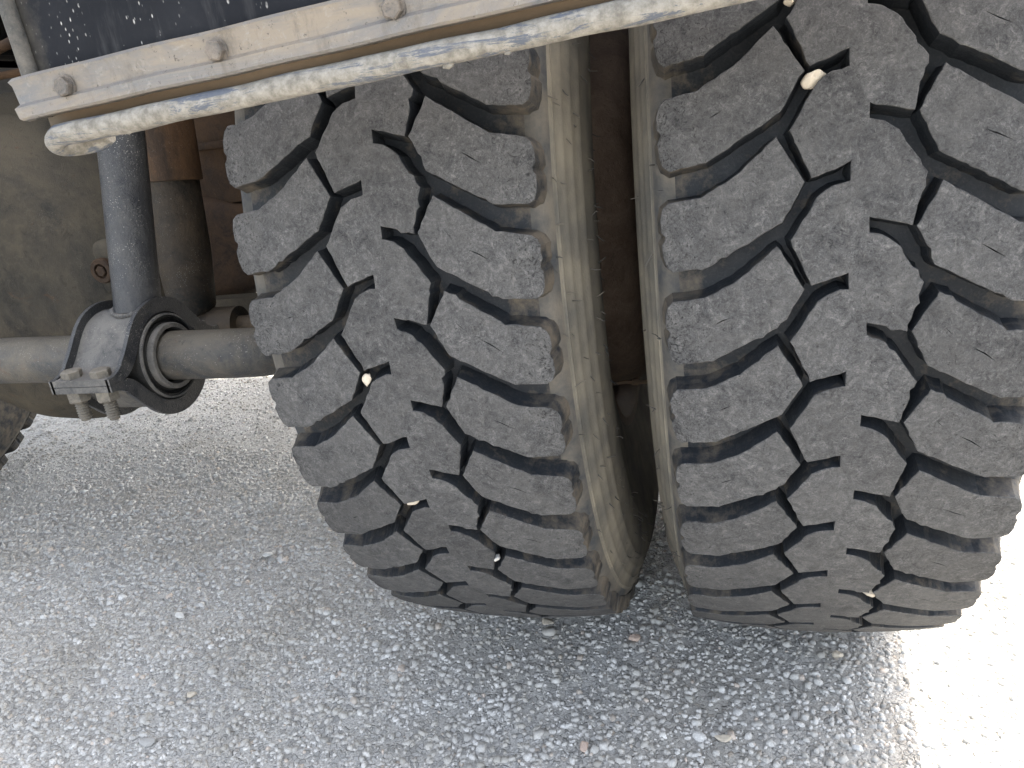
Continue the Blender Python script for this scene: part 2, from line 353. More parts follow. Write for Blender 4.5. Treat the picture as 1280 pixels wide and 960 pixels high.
def build_ground():
    inner = list(np.arange(-2.7, 1.71, .016)); innery = list(np.arange(-1.9, 2.51, .016))
    xs = [-400, -60, -12, -5] + inner + [3, 5, 12, 60, 400]; ys = [-400, -60, -12, -5, -3] + innery + [4, 6, 12, 60, 400]
    X, Y = np.meshgrid(xs, ys); Z = GZ + ground_h(X, Y)
    co = np.stack([X, Y, Z], -1).reshape(-1, 3); nxx = len(xs); I = np.arange(len(ys) - 1)[:, None] * nxx + np.arange(nxx - 1)[None, :]
    Fc = np.stack([I, I + 1, I + 1 + nxx, I + nxx], -1).reshape(-1, 4)
    me = bpy.data.meshes.new('road'); me.vertices.add(len(co)); me.vertices.foreach_set('co', co.astype(np.float32).ravel())
    me.loops.add(Fc.size); me.loops.foreach_set('vertex_index', Fc.astype(np.int32).ravel())
    me.polygons.add(len(Fc)); me.polygons.foreach_set('loop_start', (np.arange(len(Fc)) * 4).astype(np.int32)); me.update(calc_edges=True)
    link('road', me, M_ROAD, smooth=True, kind='structure')
    # real stone chips standing out of the worn surface
    zones = [(-1.5, 0.7, -0.75, 0.35, 56000, (0.0016, 0.0082), 0.0),
             (-2.6, 1.6, 0.35, 1.6, 34000, (0.0026, 0.008), 0.0),
             (-5.0, 3.0, 1.6, 4.5, 14000, (0.004, 0.009), 0.0),
             (-2.6, -1.5, -0.75, 0.35, 17000, (0.0018, 0.0075), 0.0)]
    V = []; Fq = []; Ft = []; T = []; base = 0
    for (x0, x1, y0, y1, n, (s0, s1), _) in zones:
        cx = rng.uniform(x0, x1, n); cy = rng.uniform(y0, y1, n)
        s = s0 + (s1 - s0) * rng.beta(1.2, 3.0, n)
        big = rng.random(n) < 0.012; s = np.where(big, s * 1.8, s)
        asp = rng.uniform(0.5, 1.0, n); rot = rng.uniform(0, 2 * math.pi, n)
        h = s * rng.uniform(0.2, 0.6, n); h = np.minimum(h, 0.0040)
        K = 6
        ang = (np.arange(K)[None, :] + rng.uniform(-.32, .32, (n, K))) * 2 * math.pi / K
        rad = s[:, None] * rng.uniform(0.72, 1.15, (n, K))
        lx = rad * np.cos(ang); ly = rad * np.sin(ang) * asp[:, None]
        c, sn = np.cos(rot)[:, None], np.sin(rot)[:, None]
        X = lx * c - ly * sn; Y = lx * sn + ly * c
        gz = (GZ + ground_h(cx, cy))[:, None]
        tx = rng.normal(0, 0.16, (n, 1)); ty = rng.normal(0, 0.16, (n, 1))
        sc = rng.uniform(0.5, 0.85, (n, 1))
        bot = np.stack([cx[:, None] + X, cy[:, None] + Y, gz - 0.0008 + 0 * X], -1)
        top = np.stack([cx[:, None] + X * sc, cy[:, None] + Y * sc, gz + h[:, None] + tx * X + ty * Y], -1)
        v = np.concatenate([bot, top], 1)
        V.append(v.reshape(-1, 3)); T.append(np.repeat(np.where(rng.random(n) < 0.03, 1.0, rng.beta(2.2, 2.2, n) * 0.95), 2 * K))
        off = base + np.arange(n)[:, None] * 2 * K
        for lv in (0,):
            for k in range(K):
                k2 = (k + 1) % K
                Fq.append(np.concatenate([off + lv * K + k, off + lv * K + k2, off + (lv + 1) * K + k2, off + (lv + 1) * K + k], 1))
        Ft.append(np.concatenate([off + K + k for k in range(K)], 1))
        base += n * 2 * K
    V = np.concatenate(V); T = np.concatenate(T); Fq = np.concatenate(Fq); Ft = np.concatenate(Ft)
    me = bpy.data.meshes.new('asphalt_chips'); me.vertices.add(len(V)); me.vertices.foreach_set('co', V.astype(np.float32).ravel())
    loops = np.concatenate([Fq.ravel(), Ft.ravel()])
    me.loops.add(len(loops)); me.loops.foreach_set('vertex_index', loops.astype(np.int32))
    npoly = len(Fq) + len(Ft); me.polygons.add(npoly)
    st = np.concatenate([np.arange(len(Fq)) * 4, len(Fq) * 4 + np.arange(len(Ft)) * 6])
    me.polygons.foreach_set('loop_start', st.astype(np.int32))
    a = me.attributes.new('tone', 'FLOAT', 'POINT'); a.data.foreach_set('value', T.astype(np.float32))
    me.update(calc_edges=True)
    link('asphalt_chips', me, M_CHIPS, kind='stuff', label='pale stone chips standing out of the worn asphalt', cat='gravel')
build_ground()

# ------------------------------------------------------------------ tyres
def cyl(u, ph, dr=0.0, phase0=0.0):
    """(lateral offset, pitch phase, radial offset) -> local point of the tyre, axle at the origin."""
    t = phase0 - ph * DL; r = R0 - CROWN * u * u + dr
    return Vector((u, -r * math.cos(t), r * math.sin(t)))

PITCH_LEN = R0 * DL
LS = [(-.1165, .215), (-.0952, .181), (-.0725, .008), (-.0482, -.302), (-.0316, .132), (-.0449, .481), (-.0907, .863), (-.1150, .912),
      (-.1190, .86), (-.1212, .76), (-.1220, .63), (-.1198, .585), (-.1196, .545), (-.1218, .50), (-.1222, .38), (-.1200, .27)]
RS = [(.0475, .225), (.0905, .648), (.1085, .700), (.1150, .722), (.1190, .77), (.1212, .84), (.1216, .98), (.1197, 1.035), (.1197, 1.075),
      (.1216, 1.12), (.1216, 1.27), (.1195, 1.36), (.1150, 1.402), (.0907, 1.378), (.0446, .972), (.0335, .600)]
RIB = [(-.0050, .155), (-.0150, .185), (-.0235, .255), (-.0399, .655), (-.0275, 1.106), (-.0052, 1.0), (-.0050, 1.155), (.0060, 1.492),
       (.0306, 1.60), (.0385, 1.135), (.0220, .748), (.0140, .665), (.0062, .630), (.0060, .492)]
RIB_SEAM = {6, 13}       # edge i -> i+1 that is a seam between two neighbouring pieces

def block_mesh(name, poly, seams=(), sipes=(), jit=0.0004, depth=0.0175, seed=0):
    rr = random.Random(seed)
    W = lambda p: (p[0], p[1] * PITCH_LEN)                 # to metres in the unrolled plane
    P = [W(p) for p in poly]; n = len(P)
    seam_v = set()
    for i in seams: seam_v |= {i, (i + 1) % n}
    pts = []; kinds = []                                      # kinds: 0 free, 1 seam vertex
    edges_seam = []
    for i in range(n):
        a, b = P[i], P[(i + 1) % n]; L = math.dist(a, b); sm = i in seams
        k = max(1, int(L / (0.004 if not sm else 0.0045)))
        for j in range(k):
            t = j / k; x = a[0] + (b[0] - a[0]) * t; y = a[1] + (b[1] - a[1]) * t
            fixed = sm or (j == 0 and i in seam_v)
            if not fixed:
                s = (0.55 if abs(x) > .111 else 1.0) * jit * (4.0 if rr.random() < 0.09 else 1.0)
                x += rr.uniform(-s, s); y += rr.uniform(-s, s)
            pts.append((x, y)); kinds.append(1 if fixed else 0); edges_seam.append(sm)
    m = len(pts)
    area = sum(pts[i][0] * pts[(i + 1) % m][1] - pts[(i + 1) % m][0] * pts[i][1] for i in range(m))
    sg = 1 if area > 0 else -1
    nrm = []
    for i in range(m):
        a, c = pts[i - 1], pts[(i + 1) % m]
        dx, dy = c[0] - a[0], c[1] - a[1]; L = math.hypot(dx, dy) or 1
        nrm.append((dy / L * sg, -dx / L * sg))               # outward
    ins = []
    for i in range(m):
        k = 0.0 if kinds[i] else 0.0006 * rr.uniform(0.7, 1.4)
        ins.append((pts[i][0] - nrm[i][0] * k, pts[i][1] - nrm[i][1] * k))
    # interior points
    xs = [p[0] for p in ins]; ys = [p[1] for p in ins]
    inner = []
    def inside(x, y):
        c = False
        for i in range(m):
            x1, y1 = ins[i]; x2, y2 = ins[(i + 1) % m]
            if (y1 > y) != (y2 > y) and x < (x2 - x1) * (y - y1) / (y2 - y1) + x1: c = not c
        return c
    def near(x, y, d): return any((x - p[0]) ** 2 + (y - p[1]) ** 2 < d * d for p in ins)
    g = 0.007; x = min(xs)
    while x < max(xs):
        y = min(ys)
        while y < max(ys):
            px, py = x + rr.uniform(-.0015, .0015), y + rr.uniform(-.0015, .0015)
            if inside(px, py) and not near(px, py, 0.003): inner.append((px, py))
            y += g
        x += g
    holes = []
    for sp in sipes:
        (ax, ay), (bx, by), w = W(sp[0]), W(sp[1]), sp[2]
        d = math.hypot(bx - ax, by - ay); nx, ny = -(by - ay) / d * w, (bx - ax) / d * w
        mx, my = (ax + bx) / 2 + rr.uniform(-.0006, .0006), (ay + by) / 2 + rr.uniform(-.0006, .0006)
        holes.append([(ax, ay), (mx - nx, my - ny), (bx, by), (mx + nx, my + ny)])
    verts = [Vector(p) for p in ins]; faces = [list(range(m)) if sg > 0 else list(range(m))[::-1]]
    for h in holes:
        b = len(verts); verts += [Vector(p) for p in h]; faces.append(list(range(b, b + 4)))
    inner = [p for p in inner if all(min(math.dist(p, q) for q in h) > 0.002 for h in holes)]
    verts += [Vector(p) for p in inner]
    vo, eo, fo, ov, oe, of = delaunay_2d_cdt(verts, [], faces, 1, 1e-7)
    bm = bmesh.new()
    C3 = lambda p, dr=0.0: cyl(p[0], p[1] / PITCH_LEN, dr)
    vv = []
    for i, v in enumerate(vo):
        isb = any(k < m for k in ov[i]) if ov[i] else False
        vv.append(bm.verts.new(C3(v, 0 if isb else rr.uniform(-.00012, .00012))))
    rim = {}
    for i, l in enumerate(ov):
        for k in l: rim[k] = vv[i]
    for fi, f in enumerate(fo):
        if any(k > 0 for k in of[fi]): continue
        try: bm.faces.new([vv[k] for k in f]).material_index = 0
        except ValueError: pass
    edge = []; mid = []; low = []
    for i in range(m):
        p = pts[i]; side = abs(p[0]) > 0.1135
        if kinds[i]: edge.append(rim[i])
        else: edge.append(bm.verts.new(C3(p, -0.0005 * rr.uniform(.6, 1.6))))
        k1 = 0.0004 if not side else 0.0010; k2 = 0.0026 if not side else 0.0034
        if kinds[i]: k1 = k2 = 0
        mid.append(bm.verts.new(C3((p[0] + nrm[i][0] * k1, p[1] + nrm[i][1] * k1), -depth * 0.5)))
        low.append(bm.verts.new(C3((p[0] + nrm[i][0] * k2, p[1] + nrm[i][1] * k2), -depth - 0.0015)))
    def q(a, b, c, d, mi):
        l = []
        for v in (a, b, c, d):
            if v not in l: l.append(v)
        if len(l) > 2:
            try: bm.faces.new(l).material_index = mi
            except ValueError: pass
    for i in range(m):
        j = (i + 1) % m
        if edges_seam[i]: continue
        q(rim[i], rim[j], edge[j], edge[i], 0)
        outer = abs(pts[i][0]) > 0.1165
        q(edge[i], edge[j], mid[j], mid[i], 1); q(mid[i], mid[j], low[j], low[i], 1)
    b = m
    for h in holes:
        top = [rim[b + k] for k in range(4)]; bot = [bm.verts.new(C3(p, -0.005)) for p in h]
        for k in range(4): q(top[k], top[(k + 1) % 4], bot[(k + 1) % 4], bot[k], 1)
        b += 4
    bmesh.ops.recalc_face_normals(bm, faces=bm.faces[:])
    # outward check: recalc on open shells may flip
    cen = C3((sum(p[0] for p in pts) / m, sum(p[1] for p in pts) / m)); cen.x = 0
    tot = sum(f.normal.dot(Vector((0, f.calc_center_median().y, f.calc_center_median().z)).normalized()) * f.calc_area() for f in bm.faces if f.material_index == 0)
    if tot < 0: bmesh.ops.reverse_faces(bm, faces=bm.faces[:])
    me = bpy.data.meshes.new(name); bm.to_mesh(me); bm.free()
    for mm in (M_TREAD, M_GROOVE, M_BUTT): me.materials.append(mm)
    return me

NV = 10
def sip(a, b, w, r):
    j = lambda p: (p[0] + r.uniform(-.0012, .0012), p[1] + r.uniform(-.02, .02))
    return (j(a), j(b), w)
VAR = {'ls': [], 'rs': [], 'rib': []}
for s in range(NV):
    r = random.Random(100 + s)
    VAR['ls'].append(block_mesh('tread_block', LS, (), [sip((-.0880, .455), (-.0792, .395), .00035, r)] if s % 5 else [], seed=s))
    sp = [sip((.0680, .80), (.0850, .962), .0004, r)]
    if s % 2: sp.append(sip((.0530, .56), (.0600, .70), .00018, r))
    VAR['rs'].append(block_mesh('tread_block', RS, (), sp, seed=20 + s))
    VAR['rib'].append(block_mesh('tread_block', RIB, RIB_SEAM, [], seed=40 + s))

SIDE = [(.1185, .5040, 2), (.1235, .5005, 2), (.1275, .4935, 2), (.1290, .4905, 0), (.1300, .4905, 0), (.1302, .4880, 0), (.1330, .4805, 0), (.1345, .4785, 0), (.1346, .4765, 0),
        (.1375, .4690, 0), (.1392, .4670, 0), (.1392, .4650, 0), (.1420, .4570, 0), (.1440, .4540, 0), (.1436, .4520, 0), (.1455, .442, 0), (.1465, .428, 0), (.1452, .410, 0),
        (.1455, .404, 0), (.1430, .398, 0), (.1415, .388, 0), (.138, .370, 0), (.1345, .352, 0), (.1345, .346, 0), (.132, .335, 0), (.130, .318, 0), (.129, .312, 0), (.126, .300, 0), (.123, .291, 0), (.112, .286, 0)]
def carcass(bm, seg=196):
    dep = 0.0175
    prof = [(-s[0], s[1]) for s in SIDE[::-1]]
    mids = [s[2] for s in SIDE[::-1]]
    us = [-.112, -.095, -.075, -.055, -.035, -.015, 0, .015, .035, .055, .075, .095, .112]
    prof += [(u, R0 - CROWN * u * u - dep) for u in us]; mids += [1] * (len(us) - 1) + [2]
    prof += [(s[0], s[1]) for s in SIDE]; mids += [s[2] for s in SIDE[1:]]
    mids = mids[:len(SIDE) - 1] + [2] + [1] * (len(us) - 1) + [2] + [s[2] for s in SIDE[1:]]
    lathe(bm, prof, seg, mids=mids)

def make_tyre(parent, x, phase, name='tyre', label=None, vis=(-80, 62), side=None):
    bm = bmesh.new(); carcass(bm)
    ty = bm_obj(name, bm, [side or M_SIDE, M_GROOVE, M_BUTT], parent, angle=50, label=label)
    ty.location = (x, 0, 0)
    rest = []
    for k in range(NP):
        a = phase - k * DL                                    # angle of phase 0 of this pitch
        ad = math.degrees((a + math.pi) % (2 * math.pi) - math.pi)
        for key in ('ls', 'rs', 'rib'):
            me = random.choice(VAR[key])
            rot = Matrix.Rotation(-a, 4, 'X')
            if vis[0] < ad < vis[1]:
                o = bpy.data.objects.new('tread_block', me); COL.objects.link(o); o.parent = ty
                o.rotation_euler = (-a, 0, 0)
            else: rest.append((me, rot))
    bm = bmesh.new()
    for me, rot in rest:
        n0 = len(bm.verts); bm.from_mesh(me); bm.verts.ensure_lookup_table()
        bmesh.ops.transform(bm, matrix=rot, verts=bm.verts[n0:])
    me = bpy.data.meshes.new('far_side_tread'); bm.to_mesh(me); bm.free()
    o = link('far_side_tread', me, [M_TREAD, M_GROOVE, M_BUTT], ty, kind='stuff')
    return ty

def whiskers(ty, side, n, seed, r0=0.40, r1=0.50):
    rr = random.Random(seed); bm = bmesh.new()
    prof = [(s[0], s[1]) for s in SIDE]
    for _ in range(n):
        t = rr.uniform(math.radians(-75), math.radians(40)); r = rr.uniform(r0, r1)
        x = 0.13
        for (xa, ra), (xb, rb) in zip(prof, prof[1:]):
            if rb <= r <= ra: x = xa + (xb - xa) * (ra - r) / max(ra - rb, 1e-6)
        p = Vector((side * x, -r * math.cos(t), r * math.sin(t)))
        d = Vector((side * 1.0, rr.uniform(-1.2, 1.2), rr.uniform(-1.5, 0.6))).normalized(); L = rr.uniform(.003, .010)
        q = p + d * L * .5 + Vector((0, 0, rr.uniform(-.001, .001)))
        tube(bm, [p - d * .001, q, p + d * L], [.0005, .00045, .00025], 5)
    bm_obj('mould_whiskers', bm, M_BUTT, ty, kind='stuff')

truck = empty('truck', (-1.07, 0, GZ))
truck['label'] = 'heavy truck seen from behind at its rear dual wheels, dusty axle and mud flap'
truck['category'] = 'truck'
def to_truck(o):
    o.parent = truck; o.matrix_parent_inverse = Matrix.Translation((1.07, 0, -GZ))
    return o

t_in = to_truck(make_tyre(None, X_IN, PH_L, label='inner dual tyre, left of the pair, partly behind the mud flap'))
t_out = to_truck(make_tyre(None, 0.0, PH_R, label='outer dual tyre, right of the pair, beside the sunlit asphalt'))
t_far = to_truck(make_tyre(None, X_FAR, 0.1, vis=(-70, 20), side=M_GROOVE, label='tyre at the far end of the axle, lower left corner'))  # dark groove rubber on this sidewall paints in the shade missing there
whiskers(t_in, 1, 110, 3); whiskers(t_out, -1, 40, 5, .45, .505)

def make_rim(x, sgn):
    """steel disc wheel; sgn: side the dome faces (+1 = +X)."""
    bm = bmesh.new()
    pr = [(-.124, .302), (-.121, .306), (-.117, .303), (-.115, .286), (-.09, .280), (-.07, .262), (.07, .262), (.09, .280), (.115, .286), (.117, .303), (.121, .306), (.124, .302), (.122, .280), (.098, .268)]
    lathe(bm, [(a * sgn, b) for a, b in pr], 96)
    o = bm_obj('wheel_rim', bm, M_DRUM, None, angle=35); o.location = (x, 0, 0); to_truck(o)
    bm = bmesh.new()
    pr = [(.060, .262), (.085, .240), (.120, .232), (.140, .226), (.152, .214), (.158, .195), (.1605, .17), (.1615, .12), (.1615, .0)]
    lathe(bm, [(a * sgn, max(b, .0005)) for a, b in pr], 96)
    d = bm_obj('rim_disc', bm, M_DRUM, o, angle=35)
    return o
make_rim(X_IN, 1); make_rim(0.0, -1); make_rim(X_FAR, -1)
bm = bmesh.new()
tube(bm, [(-.236, -.10, -.2145), (-.205, -.10, -.211), (-.19, -.10, -.2125), (-.150, -.10, -.210)], .0026, 10)
tube(bm, [(-.196, -.10, -.2118), (-.188, -.10, -.2122)], .0042, 10)
to_truck(bm_obj('valve_extension', bm, mat_grime('rusty_brass', (0.36, 0.24, 0.15), (0.6, 0.44, 0.3), 0.6, 60, specks=0.2), None, angle=50))

# ------------------------------------------------------------------ axle
bm = bmesh.new()
cxh = -1.07
prof = [(.17, .20), (.10, .240), (.05, .251), (0, .254), (-.06, .252), (-.105, .243), (-.140, .226), (-.165, .204), (-.182, .180), (-.193, .150), (-.198, .11), (-.200, .06), (-.200, .001)]
lathe(bm, prof, 96, c=(cxh, 0, 0), axis='Y')
hs = bm_obj('axle_housing', bm, M_HOUSING, None, angle=40); to_truck(hs)
for (x0, x1, h0, h1) in ((-.86, -.50, .105, .066), (-1.64, -1.28, .066, .105)):
    bm = bmesh.new(); secs = []
    for x, h in ((x0, h0), (x0 + .12 if h0 > h1 else x0 + .24, h1 if h0 > h1 else h0), (x1, h1)):
        sec = []
        for k in range(24):
            t = 2 * math.pi * k / 24; c, s = math.cos(t), math.sin(t)
            e = 0.35
            sec.append(bm.verts.new((x, math.copysign(abs(c) ** e, c) * h * 1.05, math.copysign(abs(s) ** e, s) * h)))
        secs.append(sec)
    for a, b in zip(secs, secs[1:]):
        for k in range(24): bm.faces.new((a[k], a[(k + 1) % 24], b[(k + 1) % 24], b[k]))
    to_truck(bm_obj('axle_beam', bm, M_RUST, None, angle=40))
# plug bolt with a raised pad on the housing
bm = bmesh.new()
box(bm, (-.901, -.183, -.032), (-.844, -.140, .046), .018, 5)
pad = bm_obj('housing_pad', bm, M_HOUSING, None, angle=40); to_truck(pad)
bm = bmesh.new()
lathe(bm, [(-.180, .017), (-.190, .017), (-.192, .0155), (-.192, .010), (-.187, .0095), (-.187, .0005)], 24, c=(-.880, 0, .006), axis='Y')
o = bm_obj('plug', bm, M_RUST, pad, angle=35)
bm = bmesh.new(); hexa(bm, (-.880, -.1868, .006), (0, -1, 0), .013, .006)
bm_obj('plug_bolt', bm, M_RUST, pad)
# bracket under the beam, with an arch cut in it
bm = bmesh.new()
cx, cz, ra = -.722, -.118, .030
out = [(-.800, -.060), (-.640, -.060), (-.640, -.120)]
arc = [(cx + .012 + ra * math.cos(t), cz + ra * math.sin(t)) for t in [math.radians(a) for a in range(0, 181, 15)]]
poly = out + arc + [(-.800, -.122)]
fa = [bm.verts.new((x, -.118, z)) for x, z in poly]; fb = [bm.verts.new((x, -.090, z)) for x, z in poly]
bm.faces.new(fa); bm.faces.new(fb[::-1])
for i in range(len(poly)):
    j = (i + 1) % len(poly); bm.faces.new((fa[i], fa[j], fb[j], fb[i]))
to_truck(bm_obj('axle_bracket', bm, M_HOUSING, None, angle=40))
bm = bmesh.new()
box(bm, (-.80, -.06, .064), (-.58, .10, .36), .008)
box(bm, (-.78, -.075, .14), (-.60, -.05, .15), .003)
to_truck(bm_obj('spring_seat', bm, M_RUST, None, angle=40))

# ------------------------------------------------------------------ anti roll bar, clamp and drop link
BY, BZ = -.385, -.056
bm = bmesh.new()
pts = [(-1.62, BY + .02, BZ + .01), (-1.2, BY + .004, BZ + .008), (-.9, BY, BZ + .004), (-.72, BY, BZ), (-.64, BY, BZ)]
a = [(-.600, BY + .001, BZ - .001), (-.572, BY + .006, BZ - .003), (-.548, BY + .016, BZ - .006), (-.530, BY + .034, BZ - .009), (-.522, BY + .060, BZ - .011), (-.520, BY + .1, BZ - .012), (-.520, .35, BZ - .01)]
tube(bm, pts + a, .0258, 28)
to_truck(bm_obj('anti_roll_bar', bm, M_BAR, None, angle=50))
bm = bmesh.new()
def sl(p): return lathe(bm, [(a + .0055, b) for a, b in p], 56, c=(0, BY, BZ))
sl([(-.716, .026), (-.716, .046), (-.654, .046), (-.651, .0445), (-.651, .0405), (-.656, .040), (-.656, .0372), (-.652, .036), (-.652, .0345)])
bush = bm_obj('rubber_bushing', bm, M_BLACK, None, angle=35); to_truck(bush)
bm = bmesh.new()
sl([(-.654, .0350), (-.646, .0350), (-.645, .0340), (-.645, .0300), (-.647, .0292), (-.660, .0290)])
bm_obj('sleeve', bm, M_GREYRING, bush, angle=35)
bm = bmesh.new()
sl([(-.655, .0452), (-.650, .0450), (-.6495, .0430), (-.655, .0415)])
bm_obj('bushing_ring', bm, M_CLAMPDUST, bush, angle=35)

def saddle_path(up):
    """(y, z) centre line of the pressed half clamp, front flange -> over the bar -> rear flange."""
    s = 1 if up else -1; pts = []
    R = .0505; z0 = .0034
    pts += [(-.090, z0), (-.083, z0), (-.075, z0), (-.067, z0 + .001)]
    a0 = math.radians(60 if up else 38)
    # S bend: fillet into the arc
    for i in range(1, 6):
        t = i / 6; e = (t * t * (3 - 2 * t)) * .45 + t * .55; pts.append((-.067 + t * (-R * math.cos(a0) + .067), z0 + .001 + (R * math.sin(a0) - z0 - .001) * (e ** 1.15)))
    n = 18
    for i in range(n + 1):
        a = a0 + (math.pi - 2 * a0) * i / n; pts.append((-R * math.cos(a), R * math.sin(a)))
    q = [(-y, z) for y, z in pts[:9]][::-1]
    pts += q[0:]
    return [(y, z * s) for y, z in pts]
def half_clamp(name, up):
    path = saddle_path(up); X0, X1 = -.7175, -.6465; th = .0062
    bm = bmesh.new(); n = len(path)
    nr = []
    for i in range(n):
        a, b = path[max(i - 1, 0)], path[min(i + 1, n - 1)]; dy, dz = b[0] - a[0], b[1] - a[1]; L = math.hypot(dy, dz)
        v = (-dz / L, dy / L)
        nr.append(v if up else (dz / L, -dy / L))
    def strip(x0, x1, w0, w1, mi):
        rows = []
        for i in range(n):
            y, z = path[i]; ny, nz = nr[i]; o = w1[i] if hasattr(w1, '__len__') else w1
            rows.append([bm.verts.new((xx, BY + y + ny * ww, BZ + z + nz * ww)) for xx, ww in ((x0, w0), (x1, w0), (x1, o), (x0, o))])
        for a, b in zip(rows, rows[1:]):
            for k in range(4):
                f = bm.faces.new((a[k], a[(k + 1) % 4], b[(k + 1) % 4], b[k])); f.material_index = mi
        bm.faces.new(rows[0]); bm.faces.new(rows[-1][::-1])
    strip(X0 + .002, X1 - .002, -th * .5, th * .5, 0)
    rimw = []
    for i in range(n):
        y = abs(path[i][0]); k = min(max((.088 - y) / .030, 0.0), 1.0); k = k * k * (3 - 2 * k)
        rimw.append(.0031 + k * .0085)
    strip(X1 - .0045, X1, -th * .5 - .0006, rimw, 1); strip(X0, X0 + .0045, -th * .5 - .0006, rimw, 1)
    bmesh.ops.remove_doubles(bm, verts=bm.verts[:], dist=1e-6)
    return to_truck(bm_obj(name, bm, [M_CLAMPDUST, M_BLACKTUBE], None, angle=30))
uc = half_clamp('upper_clamp', True); lc = half_clamp('lower_clamp', False)
for i, x in enumerate((-.6985, -.6645)):
    for yy in (BY - .0785, BY + .0785):
        bm = bmesh.new(); hexa(bm, (x, yy, BZ + .0058), (0, 0, 1), .017, .0085, rot=.2 + i)
        bm_obj('clamp_bolt', bm, M_BOLT, uc)
        bm = bmesh.new(); hexa(bm, (x, yy, BZ - .0058), (0, 0, -1), .0195, .0125, rot=.5 + i)
        nut = bm_obj('clamp_nut', bm, M_BOLT, lc)
        bm = bmesh.new(); pr = []
        z = BZ - .017
        while z > BZ - .036:
            pr += [(z, .0066), (z - .0013, .0048)]; z -= .0026
        pr += [(z, .0050), (z - .0008, .0042), (z - .0008, .0004)]
        lathe(bm, pr, 20, c=(x, yy, 0), axis='Z')
        bm_obj('thread', bm, M_BOLT, lc, angle=20)
# drop link
bm = bmesh.new()
tube(bm, [(-.6715, -.383, -.008), (-.671, -.376, .02), (-.668, -.340, .165), (-.665, -.300, .33)], .0232, 32)
to_truck(bm_obj('drop_link', bm, M_BLACKTUBE, None, angle=50))
bm = bmesh.new(); rows = []
nb = 44
wp = []
for k in range(nb):
    t = 2 * math.pi * k / nb; wp.append((-.6715 + .0245 * math.cos(t), -.382 + .0245 * math.sin(t), BZ + math.sqrt(max(.0537 ** 2 - (.003 + .0245 * math.sin(t)) ** 2, 0)) + .0015))
for k in range(nb):
    if wp[k][0] > -.652: continue
    bmesh.ops.create_icosphere(bm, subdivisions=1, radius=.0028 + random.uniform(-.0004, .0005), matrix=Matrix.Translation(wp[k]))
to_truck(bm_obj('weld_bead', bm, M_CLAMPDUST, None, smooth=True, kind='stuff'))
# shock absorber
S0, S1 = Vector((-.752, -.195, -.060)), Vector((-.738, -.150, .40))
sdv = (S1 - S0).normalized()
bm = bmesh.new()
def along(ts): return [S0 + sdv * t for t in ts]
tube(bm, along([0, .004, .012, .03, .055, .085, .2]), [.018, .026, .0295, .031, .0325, .0345, .0345], 32)
shock = bm_obj('shock_absorber', bm, M_SHOCK, None, angle=40); to_truck(shock)
bm = bmesh.new()
tube(bm, along([.170, .1705, .22, .46]), [.0365, .039, .0395, .040], 32)
bm_obj('shock_shroud', bm, M_SHOCKTOP, shock, angle=40)
bm = bmesh.new()
lathe(bm, [(-.740, .010), (-.740, .024), (-.690, .024), (-.690, .010)], 28, c=(0, -.190, -.078))
lathe(bm, [(-.746, .0002), (-.746, .011), (-.640, .011), (-.640, .0002)], 20, c=(0, -.190, -.078))
bm_obj('shock_eye', bm, M_SHOCK, shock, angle=40)
bm = bmesh.new()
box(bm, (-.655, -.20, -.115), (-.640, -.085, -.045), .004)
bm_obj('eye_bracket', bm, M_HOUSING, shock, angle=40)

# ------------------------------------------------------------------ chassis over the axle
for sx in (-.72, -1.42):
    bm = bmesh.new()
    for (x0, x1, z0, z1) in ((-.004, .004, .335, .60), (-.004, .085 if sx < -1 else .0, .335, .345), (-.004, .085 if sx < -1 else .0, .59, .60)):
        box(bm, (sx + x0, -.66, z0), (sx + x1 + .001, 2.0, z1), .002, 1)
    box(bm, (sx - .085 if sx > -1 else sx, -.66, .335), (sx if sx > -1 else sx + .085, 2.0, .343), .002, 1)
    to_truck(bm_obj('frame_rail', bm, M_CHASSIS, None))
for y in (.38, 1.1, 1.9):
    bm = bmesh.new(); box(bm, (-1.41, y, .20 if y < 1.5 else .05), (-.73, y + .09, .59), .01)
    to_truck(bm_obj('cross_member', bm, M_CHASSIS, None))
bm = bmesh.new()
tube(bm, [(-1.07, .16, .02), (-1.07, .6, .05), (-1.07, 2.2, .18)], .055, 24)
to_truck(bm_obj('prop_shaft', bm, M_CHASSIS, None, angle=40))
bm = bmesh.new()
box(bm, (-2.38, -.10, .70), (.24, 1.60, .78), .01)
box(bm, (-2.38, -.10, .781), (.24, -.06, 1.1), .005); box(bm, (.20, -.059, .781), (.24, 1.60, 1.1), .005); box(bm, (-2.38, -.059, .781), (-2.34, 1.60, 1.1), .005)
to_truck(bm_obj('truck_bed', bm, M_BED, None))
for k in range(4):
    bm = bmesh.new(); y = 0 + k * .44; box(bm, (-2.30, y, .604), (.16, y + .06, .698), .004)
    to_truck(bm_obj('bed_crossbearer', bm, M_CHASSIS, None))
bm = bmesh.new(); box(bm, (-2.25, .78, .02), (-1.5, 1.5, .56), .08, 6)  # added block, hides the bright sky showing above the housing
to_truck(bm_obj('sky_blocker', bm, M_CHASSIS, None, angle=40))
